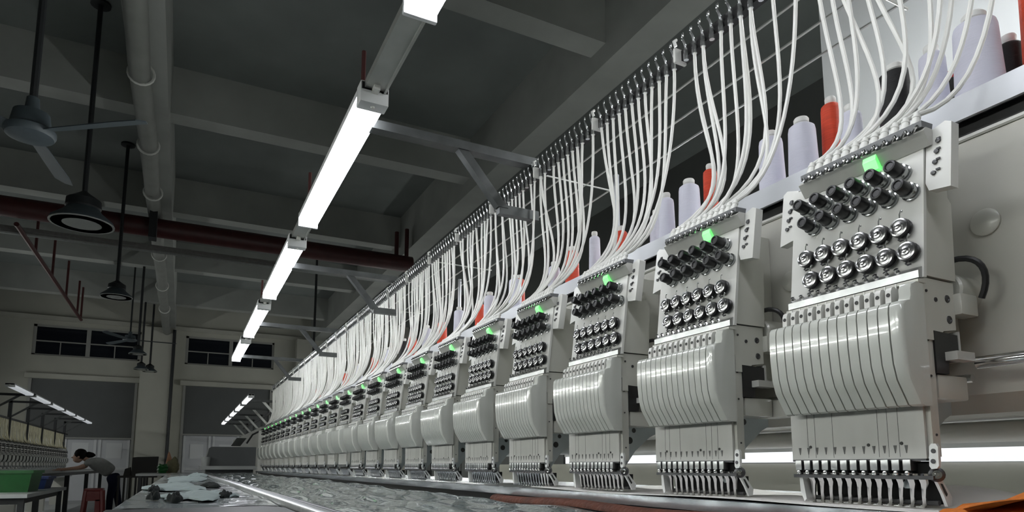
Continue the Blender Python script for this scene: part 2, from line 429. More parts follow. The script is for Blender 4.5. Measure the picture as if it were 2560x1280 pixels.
def make_head(full=True):
    h = thing('embroidery_unit', (HX, HY, HZ), 'x', 'embroidery head', 'embroidery heads along the machine')
    up = P(MB().prismY(hull_upper(), .497, .692), 'upper_housing', M_HEAD, h)
    lo = P(MB().prismY(hull_lower(), .500, .700), 'lower_housing', M_HEAD, h)
    x0, x1 = panelx(.252), panelx(.452)
    P(MB().prismY([(x0, .247), (x1, .447), (x1+.006, .447), (x0+.006, .247)], .492, .702), 'face_panel', M_HEAD2, h)
    # comb bar at the top with lip underneath
    bar = P(MB().prismY([(.866, .4545), (.866, .4635), (.892, .4645), (.889, .4545)], .484, .676), 'tube_bar', M_COMB, h)
    P(MB().prismY([(.866, .4485), (.879, .430), (.884, .432), (.886, .4545), (.872, .4545)], .482, .681), 'bar_lip', M_PLATE, h)
    # side plates
    def sidep(y0, y1):
        x = .879
        pr = [(y0, .455), (y0+(y1-y0)*.25, .460), (y1, .452), (y1, .378), (y0+(y1-y0)*.85, .366), (y0, .362)]
        m = MB()
        a = [(x+(z-.40)*.16, y, z) for y, z in pr]; b = [(p[0]+.017, p[1], p[2]) for p in a]; n = len(a)
        return m.add(a+b, [tuple(range(n)), tuple(range(2*n-1, n-1, -1))]+[(i, n+i, n+(i+1) % n, (i+1) % n) for i in range(n)])
    s1 = P(sidep(.458, .4905), 'side_plate', M_HEAD2, h, False)
    s2 = P(sidep(.7285, .698), 'side_plate', M_HEAD2, h, False)
    led = P(MB().prismY([(.869, .450), (.866, .438), (.872, .425), (.880, .424), (.884, .440), (.882, .452)], .551, .571), 'indicator_light', G_LED, h)
    led['label'] = 'glowing green indicator light'
    # cover, face plate and lower works
    cov = P(MB().prismY([(.858, .205), (.836, .205), (.819, .2045), (.8135, .203), (.8115, .195), (.811, .16), (.8135, .133), (.819, .114), (.838, .084), (.858, .084)], SLOT[12]-.004, .702), 'needle_cover', M_SLOT, h)
    P(endcap(), 'cover_end', M_COVER, h)
    fp = P(MB().box(.8565, .861, .5065, .7125, .0095, .09), 'face_plate', M_PLATE, h, False)
    P(MB().box(.8560, .868, .507, .712, .0065, .0095), 'clamp_rail', M_DKSTEEL, h, False)
    P(MB().box(.8560, .866, .500, .712, -.0175, -.0125), 'foot_rail', M_DKSTEEL, h, False)
    P(MB().box(.8665, .872, .505, .705, -.010, .006).box(.893, .897, .512, .700, -.050, -.018), 'back_plate', M_SHADE, h, False)  # black colour paints in the darkness behind the feet
    P(MB().tube([(.886, .512, -.048), (.886, .703, -.048)], .0035, 8), 'lower_bar', M_DKSTEEL, h)
    P(MB().prismX([(.710, -.010), (.716, .004), (.710, .008), (.704, -.016), (.699, -.050), (.703, -.054), (.709, -.040)], .866, .890), 'far_bracket', M_BRIGHT, h, False)
    nb = P(MB().prismX([(.4925, .000), (.4920, .024), (.4945, .0285), (.5000, .0285), (.5030, .025), (.5045, .0), (.502, -.004), (.495, -.003)], .857, .862), 'bracket_plate', M_BRIGHT, h, False)
    P(MB().prismY([(.866, -.018), (.877, -.016), (.897, -.040), (.895, -.051), (.886, -.052), (.878, -.036)], .502, .506), 'near_bracket', M_BRIGHT, h, False)
    if full:
        P(MB().prismY([(.8735, -.0225), (.877, -.023), (.886, -.036), (.884, -.039), (.880, -.034)], .501, .5021), 'bracket_slot', M_SLOT, h, False)
        ek = P(MB().lathe([(0, .0095), (.006, .0095), (.007, .008)], (.868, .5030, -.0110), (-.8, -.6, 0), 16), 'eccentric_stud', M_DKSTEEL, h)
        P(MB().lathe([(.006, .0060), (.0085, .0055), (.0082, .003), (.0095, .0025)], (.868, .5030, -.0110), (-.8, -.6, 0), 14), 'stud_cap', M_CHROME, ek)
        for z in (.019, .006):
            P(MB().lathe([(0, .0030), (.0008, .0030)], (.857, .4978+(.0012 if z < .01 else 0), z), (-1, 0, 0), 12), 'plate_bolt', M_DKSTEEL, nb)
        # sockets, clips
        so = P(MB().lathe([(0, .0066), (.007, .0066), (.0075, .0050), (.012, .0050), (.0125, .0058), (.0155, .0058), (.016, .0045), (.021, .0042)], (.874, TUBEY[0], .463), (.30, 0, .95), 10), 'tube_socket', M_TUBE, h)
        cl = P(MB().tube([(.8655, TUBEY[0]+.007, .4575), (.8615, TUBEY[0]+.005, .4545), (.860, TUBEY[0]+.001, .4475), (.8605, TUBEY[0]-.003, .4475), (.862, TUBEY[0]-.006, .4545), (.8655, TUBEY[0]-.0075, .4575)], .0021, 6), 'thread_clip', M_CHROME, h)
        for i in range(1, 12):
            d = (0, TUBEY[i]-TUBEY[0], 0); sub(so, d); sub(cl, d)
        c = MB(); q = MB(); y0, z0 = KNOBS[0]; knob(c, q, y0, z0)
        k0 = P(c, 'tension_knob', M_BLACK, h); P(q, 'knob_collar', M_CLEAR, k0)
        for y, z in KNOBS[1:]: sub(k0, (panelx(z)-panelx(z0), y-y0, z-z0))
        w = MB(); f = MB(); s = MB(); hk = MB(); y0, z0 = DISCS[0]; wheel(w, f, s, y0, z0, hk)
        w0 = P(w, 'tension_wheel', M_BLACK, h); P(f, 'wheel_face', M_DISC, w0); P(s, 'check_spring', M_CHROME, w0); P(hk, 'thread_hook', M_DKSTEEL, w0)
        for y, z in DISCS[1:]: sub(w0, (panelx(z)-panelx(z0), y-y0, z-z0))
        # guide bar along the foot of the panel
        gb = P(MB().prismY([(.850, .246), (.850, .256), (.858, .262), (.866, .258), (.866, .246)], .4945, .700), 'thread_guide_bar', M_STEEL, h)
        P(MB().prismY([(.846, .2395), (.846, .2435), (.864, .246), (.864, .2395)], .4935, .701), 'guide_lip', M_HEAD, h)
        g0 = P(MB().lathe([(0, .0030), (.003, .0040), (.006, .0024), (.0075, .0036), (.0085, .0015)], (.853, LEVY[0]-.004, .258), (-.55, 0, .8), 8), 'thread_stud', M_CHROME, h)
        l0 = P(lever(), 'take_up_lever', M_HEAD2, h)
        e0 = P(MB().lathe([(0, .0028), (.0016, .0028)], (.8328, LEVY[0]-.0012, .2265), (-1, 0, .1), 10), 'lever_eye', M_SLOT, l0)
        for i in range(1, 12):
            d = (0, LEVY[i]-LEVY[0], 0); sub(g0, d); sub(l0, d)
        # cover slats
        sl = P(slat(SLOT[0]-.0009, SLOT[1]+.0009), 'cover_slat', M_COVER, cov)
        for i in range(1, 12): sub(sl, (0, SLOT[i]-SLOT[0], 0))
        P(slat(SLOT[0]+.0009, .7025), 'cover_slat', M_COVER, cov)
        P(MB().lathe([(0, .0042), (.0012, .0040), (.0013, .0026), (.0003, .0022)], (.8085, .5040, .172), (-1, 0, 0), 14), 'cover_screw', M_DKSTEEL, cov)
        for y, z in ((.679, .0285), (.585, .029), (.538, .030)):
            P(MB().lathe([(0, .0024), (.0008, .0022)], (.8565, y, z), (-1, 0, 0), 10), 'plate_hole', M_SLOT, fp)
        mk = MB()
        for i in range(12):
            y = .698-.01509*i
            mk.prismX([(y-.0022, .0275), (y+.0022, .0275), (y+.0004, .017), (y-.0004, .017)], .8560, .8566)
        P(mk, 'printed_marks', M_PRINT, fp, False)
        gr = MB()
        for y in (.683, .670, .640, .570, .556, .541): gr.box(.8562, .8566, y-.00022, y+.00022, .012, .082)
        P(gr, 'thread_lines', M_PRINT, fp, False)
        c0 = P(clamp(), 'needle_clamp', M_STEEL, h); f0 = P(foot(), 'presser_foot', M_POL, h); sc0 = P(cscrew(), 'clamp_screw', M_CHROME, h)
        for i in range(1, 12):
            d = (0, FEETY[i]-FEETY[0], 0); sub(c0, d); sub(f0, d); sub(sc0, d)
        for s_, yc in ((s1, .477), (s2, .713)):
            for z in (.434, .419, .404, .389):
                x = .879+(z-.40)*.16
                P(MB().lathe([(0, .0033), (.003, .0030), (.0035, .0015)], (x, yc-(z-.41)*.12, z), (-1, 0, 0), 10).box(x-.002, x, yc-.006, yc-.001, z+.002, z+.0045), 'thread_catch', M_DKSTEEL, s_)
        for x, z, r in ((.873, .232, .0022), (.893, .222, .0034), (.920, .226, .0056), (.921, .197, .0058), (.868, .165, .0020), (.8685, .117, .0018), (.870, .040, .0018)):
            P(MB().lathe([(0, r), (.0012, r*.9), (.0013, r*.5), (.0006, r*.4)], (x, .500, z), (0, -1, 0), 12), 'housing_bolt', M_DKSTEEL, lo)
        P(MB().prismY([(.862, .195), (.872, .195), (.877, .188), (.878, .178), (.878, .165), (.862, .165)], .4975, .500), 'side_bracket', M_HEAD, lo, False)
        P(MB().lathe([(0, .0038), (.001, .0035), (.0012, .0015)], (.884, .4915, .388), (-1, 0, .1), 10), 'panel_screw', M_DKSTEEL, up)
    else:
        c = MB(); q = MB()
        for y, z in KNOBS: knob(c, q, y, z)
        P(c, 'tension_knobs', M_BLACK, h); P(q, 'knob_collars', M_CLEAR, h)
        w = MB(); f = MB(); s = MB()
        for y, z in DISCS: wheel(w, f, s, y, z)
        P(w, 'tension_wheels', M_BLACK, h); P(f, 'wheel_faces', M_DISC, h)
        P(MB().prismY([(.850, .246), (.850, .256), (.858, .262), (.866, .258), (.866, .246)], .4945, .700), 'thread_guide_bar', M_STEEL, h)
        lv = MB(); sl = MB(); cl = MB(); fe = MB()
        for i in range(12):
            y = LEVY[i]; lv.prismY([(.846, .206), (.846, .231), (.839, .2385), (.832, .231), (.831, .206)], y-.005, y+.003)
            y = FEETY[i]; cl.box(.852, .866, y-.0062, y+.0045, -.006, .0085)
            fe.tube([(.870, y-.009, -.014), (.878, y-.006, -.030), (.882, y-.003, -.048), (.888, y+.005, -.0545)], [.0056, .0038, .0030, .0022], 6)
            a, b = (SLOT[i]-.0009, SLOT[i+1]+.0009); sl.prismY(COVP+COVI, a, b)
        sl.prismY(COVP+COVI, SLOT[0]+.0009, .7025)
        P(lv, 'take_up_levers', M_HEAD2, h); P(cl, 'needle_clamps', M_STEEL, h, False); P(fe, 'presser_feet', M_POL, h); P(sl, 'cover_slats', M_COVER, cov)
    # works on the near side, behind the housing
    P(MB().prismY([(.879, .178), (.932, .176), (.932, .140), (.908, .140), (.906, .121), (.879, .121)], .4975, .535), 'sensor_box', M_BLACK, h, False)
    P(MB().box(.900, .940, .482, .4975, .139, .1505).box(.933, .937, .497, .530, .14, .181), 'sensor_flag', M_PLATE, h, False)
    P(MB().box(.884, .952, .500, .560, .088, .1205, .003), 'support_block', M_HEAD, h)
    gs = P(gusset_mesh(), 'hook_casting', M_GLUE, h, False)
    if full:
        for x, z, r in ((.892, .083, .0055), (.927, .081, .0055), (.915, .058, .0080)):
            P(MB().lathe([(0, r), (.0006, r)], (x, .545, z), (0, -1, 0), 14), 'casting_hole', M_SLOT, gs)
        P(MB().lathe([(0, .026), (.05, .026), (.053, .023)], (1.0, .520, .245), (-1, 0, 0), 20), 'motor_can', M_HEAD, h)
        P(MB().tube(bez((.945, .505, .285), (.955, .470, .290), (.962, .462, .260), (.965, .480, .228), 10), .0042, 8), 'cable', M_BLACK, h)
        P(MB().box(.935, .975, .490, .512, .205, .235, .003), 'cable_bracket', M_HEAD, h)
    P(MB().box(.90, .999, .53, .67, .15, .44), 'mounting_arm', M_HEAD, h, False)
    return h
FULLN = 10
heads = []
proto_full = make_head(True); proto_far = None
for n in range(NH):
    if n == 0: h = proto_full
    elif n < FULLN: h = copy_tree(proto_full)
    elif n == FULLN:
        h = proto_far = make_head(False)
        h.location.y = HY+ZC*0
    else: h = copy_tree(proto_far)
    heads.append(h)
extra = copy_tree(proto_full); extra.location = (HX, HY-SP-.045, HZ+ZC); extra['label'] = 'embroidery head just beyond the right edge of the picture, next to the largest one'
for n, h in enumerate(heads):
    h.location = (HX, HY+SP*n, HZ+ZC)
    if n == 0: h['label'] = 'largest embroidery head, nearest at the right, twelve black knobs and slatted cover'
    elif n == NH-1: h['label'] = 'smallest embroidery head at the far left end of the row'
    else: h['label'] = 'beige embroidery head with black knobs, %s from the right in the row' % ORD[n]
# tubes: individual for every head
TV = [tubeset(k, True) for k in range(8)]
tube_mesh = {}
for n, h in enumerate(heads+[extra]):
    v = n if n < 6 else 6+(n % 2)
    for i in range(12):
        key = (v, i)
        if key not in tube_mesh:
            m = MB().tube(TV[v][i], .0036, 8 if v < 4 else 6); me = m.data('thread_tube', (HX, HY, HZ+ZC), True); me.materials.append(M_TUBE); tube_mesh[key] = me
        o = bpy.data.objects.new('thread_tube', tube_mesh[key]); COL.objects.link(o); o.parent = h

# ================================================================= the machine frame
YE = 8.62                                 # far end of the machine
YN = -.5
mc = thing('embroidery_machine', (1.1, 4.0, -1.1), 'long beige multi-head embroidery machine frame with shelf, tube rail and rack', 'machine')
P(MB().prismY([(1.0, .470), (1.012, .480), (1.26, .480), (1.26, .075), (1.03, .075), (1.0, .10)], YN, YE), 'beam', M_BEAM, mc, False)
P(MB().tube([(1.004, YN, .479), (1.004, YE, .479)], .004, 6), 'beam_rim', M_HEAD2, mc)
cp = P(MB().lathe([(0, .0195), (.003, .0195), (.0045, .0175)], (1.0, .483, .343), (-1, 0, 0), 28), 'beam_cap', M_HEAD, mc)
for n in range(1, NH): sub(cp, (0, SP*n, 0))
sh = P(MB().prismY([(1.0, .508), (1.0, .546), (1.42, .546), (1.42, .532), (1.006, .532), (1.006, .508)], YN, YE), 'shelf', M_SHELF, mc, False)
P(MB().box(1.02, 1.40, YN, YE, .48, .512), 'shelf_riser', M_RAIL, mc, False)
# tube rail with rings
rl = P(MB().box(.962, .982, YN, YE-.1, .912, .936).box(.966, .990, YN, YE-.1, .936, .942), 'tube_rail', M_RAIL, mc, False)
rg = P(MB().ring((.948, RINGY[0], .954), (.8, -.5, 0), .0068, .0019, 14, 6).tube([(.948, RINGY[0], .947), (.950, RINGY[0]-.003, .938), (.953, RINGY[0]-.004, .928), (.962, RINGY[0], .924)], [.002, .0026, .003, .003], 6)
       .lathe([(0, .0040), (.012, .0048), (.014, .0058), (.030, .0058)], (.957, RINGY[0], .930), (0, 0, -1), 8), 'ring_guide', M_RING, rl)
for n in range(NH):
    for k in range(12):
        if n or k: sub(rg, (0, SP*n+RINGY[k]-RINGY[0], 0))
cb = P(MB().box(.944, .978, .384, .392, .905, .940, .003).tube([(.95, .388, .945), (.945, .388, .956), (.952, .388, .962)], .004, 6), 'rail_clamp', M_HEAD2, rl)
for n in range(1, NH+1): sub(cb, (0, SP*n, 0))
# thread rack above the shelf
for x in (1.045, 1.142, 1.239):
    P(MB().tube([(x, YN, .922), (x, YE-.1, .922)], .0032, 6), 'rack_rod', M_WIRE, mc)
xb = P(MB().tube([(.975, .713, .918), (1.26, .713, .918)], .003, 6), 'rack_crossbar', M_WIRE, mc)
for n in range(1, 8): sub(xb, (0, SP*3*n, 0))
po = P(MB().tube([(1.20, 1.62, .546), (1.20, 1.62, .93)], .009, 8), 'rack_post', M_SHELF, mc)
for n in range(1, 6): sub(po, (0, SP*4*n, 0))
# drive rod and under-beam works
P(MB().tube([(.945, YN, .137), (.945, .482, .137)], .0085, 14).tube([(.945, .37, .137), (.945, .372, .137)], .0089, 14), 'drive_rod', M_CHROME, mc)
P(MB().tube([(.965, .5, .120), (.965, YE, .120)], .006, 8), 'drive_rod', M_CHROME, mc)
P(MB().box(.955, .998, .56, YE, .088, .118), 'needle_beam', M_HEAD, mc, False)
P(MB().tube([(1.16, YN, .055), (1.16, YE, .055)], .017, 16), 'rear_tube', M_HEAD2, mc)
# bed, table, film
P(MB().prismY([(.834, -.060), (1.32, -.060), (1.32, -.080), (.836, -.080)], YN, YE), 'bed', M_BED, mc, False)
P(MB().box(.85, 1.35, YN, YE, -.36, -.081), 'bed_box', M_BEAM, mc, False)
P(MB().box(.842, .849, YN, YE, -.30, -.081), 'bed_shade_strip', M_SHADE, mc, False)  # black strip stands in for the shadow gap under the bed edge
tb = P(MB().prismZ([(-.11, 1.26), (.19, 1.26), (.19, .45), (.780, .45), (.780, YE+.2), (-.11, YE+.2)], -.135, -.104), 'table_top', M_TABLE, mc, False)
P(MB().box(-.11, .185, 1.402, YE+.2, -.104, -.082), 'side_panel', M_TABLE, mc, False)
P(MB().prismZ([(-.115, 1.400), (-.115, .95), (.184, .95), (.184, 1.32), (.172, 1.37), (.150, 1.400)], -.118, -.079), 'front_mat', M_RUBBER, mc, False)
for y in (1.6, 4.2, 6.6, 8.4):
    P(MB().box(-.06, 0, y, y+.06, -1.1, -.135), 'leg', M_BEAM, mc, False)
    P(MB().box(.95, 1.25, y-.1, y+.16, -1.1, -.36), 'stand', M_BEAM, mc, False)
P(MB().box(.84, .98, YE-.22, YE-.08, -.09, .43), 'end_frame', M_HEAD2, mc, False)
def film(u, v):
    y = .50+v*7.9; x = .20+u*.575
    z = -.090+.006*math.sin(9*u+2.1*y)*math.sin(3.3*y+4*u)+.004*math.sin(31*u+7*y)+.003*math.sin(17*y-8*u)
    z += .006*math.exp(-((u-.80)/.10)**2)
    return (x, y, max(z, -.1035))
P(MB().grid(film, 26, 220), 'plastic_film', M_FILM, mc)
def film2(u, v):
    y = 1.405+v*7.07; x = -.105+u*.29
    return (x, y, -.0795+.0025*math.sin(7*u+3*y)*math.sin(2.3*y)+.0015*math.sin(23*y+9*u))
P(MB().grid(film2, 12, 160), 'plastic_cover', M_FILM2, mc)
for x, w, z in ((.197, .010, -.068), (.222, .006, -.072), (.245, .005, -.076)):
    P(MB().box(x-w, x+w, 1.0, YE, z-.014, z, .002), 'frame_rail', M_DKSTEEL if x > .21 else M_STEEL, mc)
def clipstrip(u, v):
    y = 1.3+v*5; x = .80+u*.03
    return (x, y, -.070+.004*math.sin(5*y))
# lamp arms with braces
for k, y in enumerate((1.75, 3.23, 4.70, 6.18)):
    P(MB().box(.40, .972, y-.018, y+.018, .958, .985), 'lamp_arm', M_ARM, mc, False)
    P(MB().prismY([(.70, .958), (.735, .958), (.87, .80), (.835, .80)], y-.014, y+.014), 'arm_brace', M_ARM, mc, False)
    P(MB().box(.84, .98, y-.012, y+.012, .78, .81), 'brace_foot', M_ARM, mc, False)
P(MB().box(.378, .428, -1.2, 6.6, .992, 1.012).box(.428, .434, -1.2, 6.6, .985, 1.012), 'lamp_channel', M_STRIP, mc, False)

for y in (1.63, 2.45, 4.07): P(MB().tube([(.380, y, 1.005), (.380, y, 1.112)], .006, 6), 'hanger_stub', M_RED, mc)
def batten(y0, y1, x, z, g, label, group, w=.036):
    o = thing('batten_light', (x, (y0+y1)/2, z), label, 'light', group)
    P(MB().box(x-w, x+w, y0, y1, z+.012, z+.034), 'housing', M_LAMPBODY, o, False)
    pr = [(x-w, z+.014), (x-w, z-.006), (x-w*.72, z-.019), (x+w*.72, z-.019), (x+w, z-.006), (x+w, z+.014)]
    P(MB().prismY(pr, y0+.045, y1-.012), 'diffuser', g, o, False)
    P(MB().box(x-w-.002, x+w+.002, y0, y0+.045, z-.022, z+.036, .003), 'end_cap', M_LAMPBODY, o)
    P(MB().box(x-w-.002, x+w+.002, y1-.012, y1, z-.022, z+.036, .003), 'end_cap', M_LAMPBODY, o)
    P(MB().box(x-.008, x+.008, y0-.025, y0, z+.004, z+.018).lathe([(0, .006), (.004, .004)], (x, y0+.02, z-.022), (0, 0, -1), 10), 'connector', M_HEAD2, o, False)
    return o
NM = ['batten lamp nearest the camera, cut by the top edge', 'long bright batten lamp filling the upper middle', 'second full batten lamp down the row',
      'small batten lamp before the last in the row', 'last and smallest batten lamp in the overhead row']
for k in range(5):
    y0 = (.22, 1.60, 2.87, 4.14, 5.39)[k]; batten(y0, y0+1.02, .405, .975, G_LAMP, NM[k], 'battens above the near machine')
batten(1.62-1.27*2, 1.62-1.27*2+1.02, .405, .975, G_LAMP, 'batten lamp above and behind the camera', 'battens above the near machine')

# unseen tube lamps added as fill light to the left and right of the frame
TN = 0
ROWN = {-2.1: 'the aisle left of the picture', -3.1: 'the outer row left of the picture', -5.4: 'the far row left of the picture', 5.6: 'the far row hidden behind the machine', 2.65: 'the row hidden behind the thread rack'}
def fill_tube(x, y, z, L=1.2, k=0):
    global TN
    o = thing('fill_tube', (x, y, z), 'added fill tube lamp in %s, %s along it' % (ROWN[x], ORD[k]), 'light', 'added fill tubes outside the picture')
    P(MB().tube([(x, y-L/2, z), (x, y+L/2, z)], .019, 10), 'tube', (G_FILLN if y < 3 else G_FILLR) if x == 2.65 else (G_FILLR if abs(x) > 5 else G_FILL), o)
    w = .16 if -4 < x < 0 else .02; P(MB().box(x-w, x+w, y-L/2-.03, y+L/2+.03, z+.03, z+.06), 'tray', M_LAMPBODY, o, False)  # tray widened on the left rows to keep added light off the ceiling
    for s_ in (-.7, .7): P(MB().tube([(x, y+s_*L/2, z+.05), (x, y+s_*L/2, ZCE if x < 0 else -1.1)], .008, 6), 'support_rod', M_DARK, o)
    for s_ in (-1, 1): P(MB().box(x-.016, x+.016, y+s_*(L/2+.01)-.015, y+s_*(L/2+.01)+.015, z-.02, z+.035), 'lamp_holder', M_LAMPBODY, o, False)
for x, ys in ((-2.1, (.4, 1.9, 3.4, 4.9, 6.4)), (-3.1, (.4, 2.0, 3.6, 5.2, 6.8, 8.4)), (-5.4, (14.0, 16.0, 18.0, 20.0, 22.0)), (5.6, (13.0, 15.0, 17.0, 19.0, 21.0, 23.0)), (2.65, (-.6, .9, 2.4, 3.9, 5.4, 6.9))):
    for k, y in enumerate(ys): fill_tube(x, y, 1.0 if abs(x) < 4 else 1.6, 1.2 if abs(x) < 4 else 1.5, k)

# ================================================================= thread cones
def spool(u_y, x, r, h, m, label, cone=M_CONE, cat='thread cone', group='thread cones on the shelf'):
    z0 = .546
    o = thing('thread_cone', (x, u_y, z0), label, cat, group)
    P(MB().lathe([(.004, r*.9), (.006, r*1.04), (.03, r*1.05), (h*.5, r*.99), (h-.027, r*.94), (h-.020, r*.89), (h-.016, r*.7)], (x, u_y, z0), (0, 0, 1), 28), 'thread', m, o)
    P(MB().lathe([(0, r*.95), (.004, r*.95), (.0041, r*.55), (h-.0165, r*.46), (h-.012, r*.44), (h-.010, r*.52), (h-.003, r*.53), (h, r*.46)], (x, u_y, z0), (0, 0, 1), 24), 'core', cone, o)
    return o
W, Rr, K, B = M_WSPOOL, M_RSPOOL, M_KSPOOL, M_BSPOOL
cname = {id(W): 'pale lavender', id(Rr): 'red', id(K): 'black', id(B): 'blue'}
spl = [(.502, 1.06, .0315, .150, W, 0), (.492, 1.135, .0205, .132, K, 0), (.433, 1.11, .030, .19, Rr, 0), (.568, 1.06, .0205, .138, W, 0),
       (.612, 1.20, .0150, .160, K, 1), (.664, 1.12, .0300, .178, K, 0), (.735, 1.09, .0200, .130, W, 0), (.796, 1.12, .0200, .186, Rr, 0),
       (.819, 1.06, .0270, .138, W, 0), (.895, 1.06, .0250, .146, W, 0), (1.130, 1.12, .0176, .190, Rr, 0), (1.140, 1.06, .0260, .142, W, 0),
       (1.223, 1.06, .0200, .140, W, 0), (1.36, 1.14, .018, .16, W, 0), (1.44, 1.08, .019, .13, Rr, 0), (1.544, 1.06, .0170, .145, W, 0), (1.70, 1.08, .022, .15, Rr, 0), (1.78, 1.06, .020, .12, W, 0),
       (1.88, 1.12, .022, .14, K, 0), (2.06, 1.06, .024, .15, W, 0), (2.14, 1.12, .021, .18, Rr, 0), (2.28, 1.06, .024, .14, W, 0), (2.42, 1.08, .02, .14, Rr, 0),
       (2.60, 1.06, .024, .15, W, 0), (2.86, 1.08, .023, .15, Rr, 0), (3.02, 1.06, .024, .15, W, 0), (3.25, 1.06, .024, .15, Rr, 0), (3.40, 1.06, .026, .15, K, 0),
       (3.7, 1.06, .024, .15, W, 0), (4.0, 1.06, .024, .15, Rr, 0), (4.4, 1.06, .024, .15, W, 0), (4.8, 1.06, .024, .15, Rr, 0), (5.3, 1.06, .024, .15, W, 0), (5.9, 1.06, .024, .15, Rr, 0)]
cnt = {}
for y, x, r, h, m, rc in spl:
    c = cname[id(m)]; k = cnt.get(c, 0); cnt[c] = k+1
    spool(y, x, r, h, m, '%s thread cone on the shelf, %s %s one from the right' % (c, ORD[k], c), M_CONER if rc else M_CONE)

# ================================================================= cloth on the bed
def sheet(name, fn, nu, nv, m, label, cat, th=.0012):
    g = MB().grid(fn, nu, nv); g2 = MB().grid(lambda u, v: tuple(a-b for a, b in zip(fn(u, v), (0, 0, th))), nu, nv)
    n = len(g.v); g.v += g2.v; g.f += [tuple(i+n for i in reversed(f)) for f in g2.f]
    W1 = nv+1
    edge = [i*W1 for i in range(nu+1)]+[nu*W1+j for j in range(1, nv+1)]+[i*W1+nv for i in range(nu-1, -1, -1)]+[j for j in range(nv-1, 0, -1)]
    for a, b in zip(edge, edge[1:]+edge[:1]): g.f.append((a, b, b+n, a+n))
    return tag(g.build(name, m), label, cat)
def backing(u, v):
    x = .845+u*.36; y = .30+v*1.25
    z = -.0585+.004*(1+math.sin(9*y+5*u))*.5+.026*math.exp(-((y-.555)/.10)**2)*math.exp(-((x-1.02)/.09)**2)+.012*math.exp(-((y-.36)/.1)**2)*u+.004*u*math.sin(23*y)
    return (x, y, z)
sheet('backing_sheet', backing, 24, 60, M_NONWOVEN, 'crumpled white backing sheet lying on the bed under the nearest heads', 'fabric')
def orange(u, v):
    y = .452-u*.20; x = .80+v*.16
    z = -.052+.055*min(1, u*1.6)*math.sin(math.pi*(.15+.55*v))+.004*math.sin(14*v+6*u)
    return (x, y, z)
sheet('orange_cloth', orange, 22, 16, M_ORANGE, 'orange cloth rising in a fold at the bottom right corner', 'fabric')
def orange2(u, v):
    y = .482-u*.20; x = .83+v*.14
    return (x, y, -.056+.030*math.sin(math.pi*v)*min(1, .25+u)+.002*math.sin(20*v))
sheet('orange_underlay', orange2, 18, 16, M_ORANGE, 'lower orange cloth layer showing left of the raised orange fold', 'fabric')
def brown(u, v):
    y = .70+v*.98; t = u*math.pi*1.1-.1
    return (.806-.022*math.cos(t), y, -.090+.013*math.sin(t)+.003*math.sin(11*y))
sheet('brown_cloth', brown, 10, 50, M_BROWN, 'brown-red cloth rolled along the front edge of the bed', 'fabric')

# pieces of garment on the table
def garment(name, cx, cy, sx, sy, hgt, m, label, seed, rot=0.0):
    rnd = random.Random(seed); ph = [rnd.uniform(0, 6) for _ in range(6)]
    bm = bmesh.new(); bmesh.ops.create_icosphere(bm, subdivisions=3, radius=1)
    for v in bm.verts:
        c = v.co; a = math.atan2(c.y, c.x)
        k = 1+.22*math.sin(3*a+ph[0])+.12*math.sin(5*a+ph[1])
        x = c.x*k*sx; y = c.y*k*sy
        zz = max(c.z, 0)**.7*hgt*(.7+.3*math.sin(6*c.x+ph[2])*math.sin(5*c.y+ph[3])) if c.z > 0 else 0
        v.co = Vector((cx+x*math.cos(rot)-y*math.sin(rot), cy+x*math.sin(rot)+y*math.cos(rot), -.077+zz))
    return tag(MB().frombm(bm).build(name, m), label, 'garment', 'garment pieces on the table')
gl = [(-.050, 1.75, .013, .05, .026, M_GARMD, 'small dark garment piece at the left front of the table'),
      (.005, 1.86, .050, .16, .010, M_GARM, 'pale teal garment piece beside the front dark piece'),
      (-.005, 1.62, .014, .05, .026, M_GARMD, 'dark folded garment piece in the middle of the table front'),
      (.070, 1.90, .060, .25, .014, M_GARM, 'large pale teal garment piece near the chrome rails'),
      (.105, 1.80, .014, .06, .020, M_GARMD, 'dark garment piece beside the chrome rails'),
      (-.01, 2.70, .085, .45, .016, M_GARM, 'long pale teal garment piece in mid table'),
      (.11, 2.75, .030, .18, .020, M_GARMD, 'dark rumpled garment piece in mid table by the rails'),
      (-.07, 2.35, .014, .08, .022, M_GARMD, 'small dark garment piece on the left edge of mid table'),
      (.03, 4.2, .10, .80, .020, M_GARM, 'pale garment heap far down the table'),
      (.12, 5.6, .06, .70, .030, M_GARM, 'pale garment heap at the far end of the table')]
for i, (x, y, a, b, hh, m, lb) in enumerate(gl): garment('garment_piece', x, y, a, b, hh, m, lb, i)

# ================================================================= rear: glowing strip and neighbour
ws = thing('bright_strip', (1.55, 1.6, -.1), 'white strip glowing under the beam behind the heads', 'light')  # bright strip drawn as a faint emitter
P(MB().box(1.54, 1.56, .35, 2.5, .010, .040), 'diffuser', G_STRIP, ws, False)
P(MB().box(1.535, 1.575, .35, 2.5, .040, .062), 'housing', M_LAMPBODY, ws, False)
P(MB().box(1.55, 1.60, .35, 3.2, -.10, .008), 'back_panel', M_BEAM, ws, False)
P(MB().box(1.56, 1.60, .4, .45, -1.1, -.1).box(1.56, 1.60, 3.0, 3.05, -1.1, -.1), 'leg', M_ARM, ws, False)
batten(.2, 1.22, 1.75, 1.55, G_ADDED, 'added batten lamp brightening the white partition, out of view above', 'added battens')  # unseen lamp added to brighten the partition

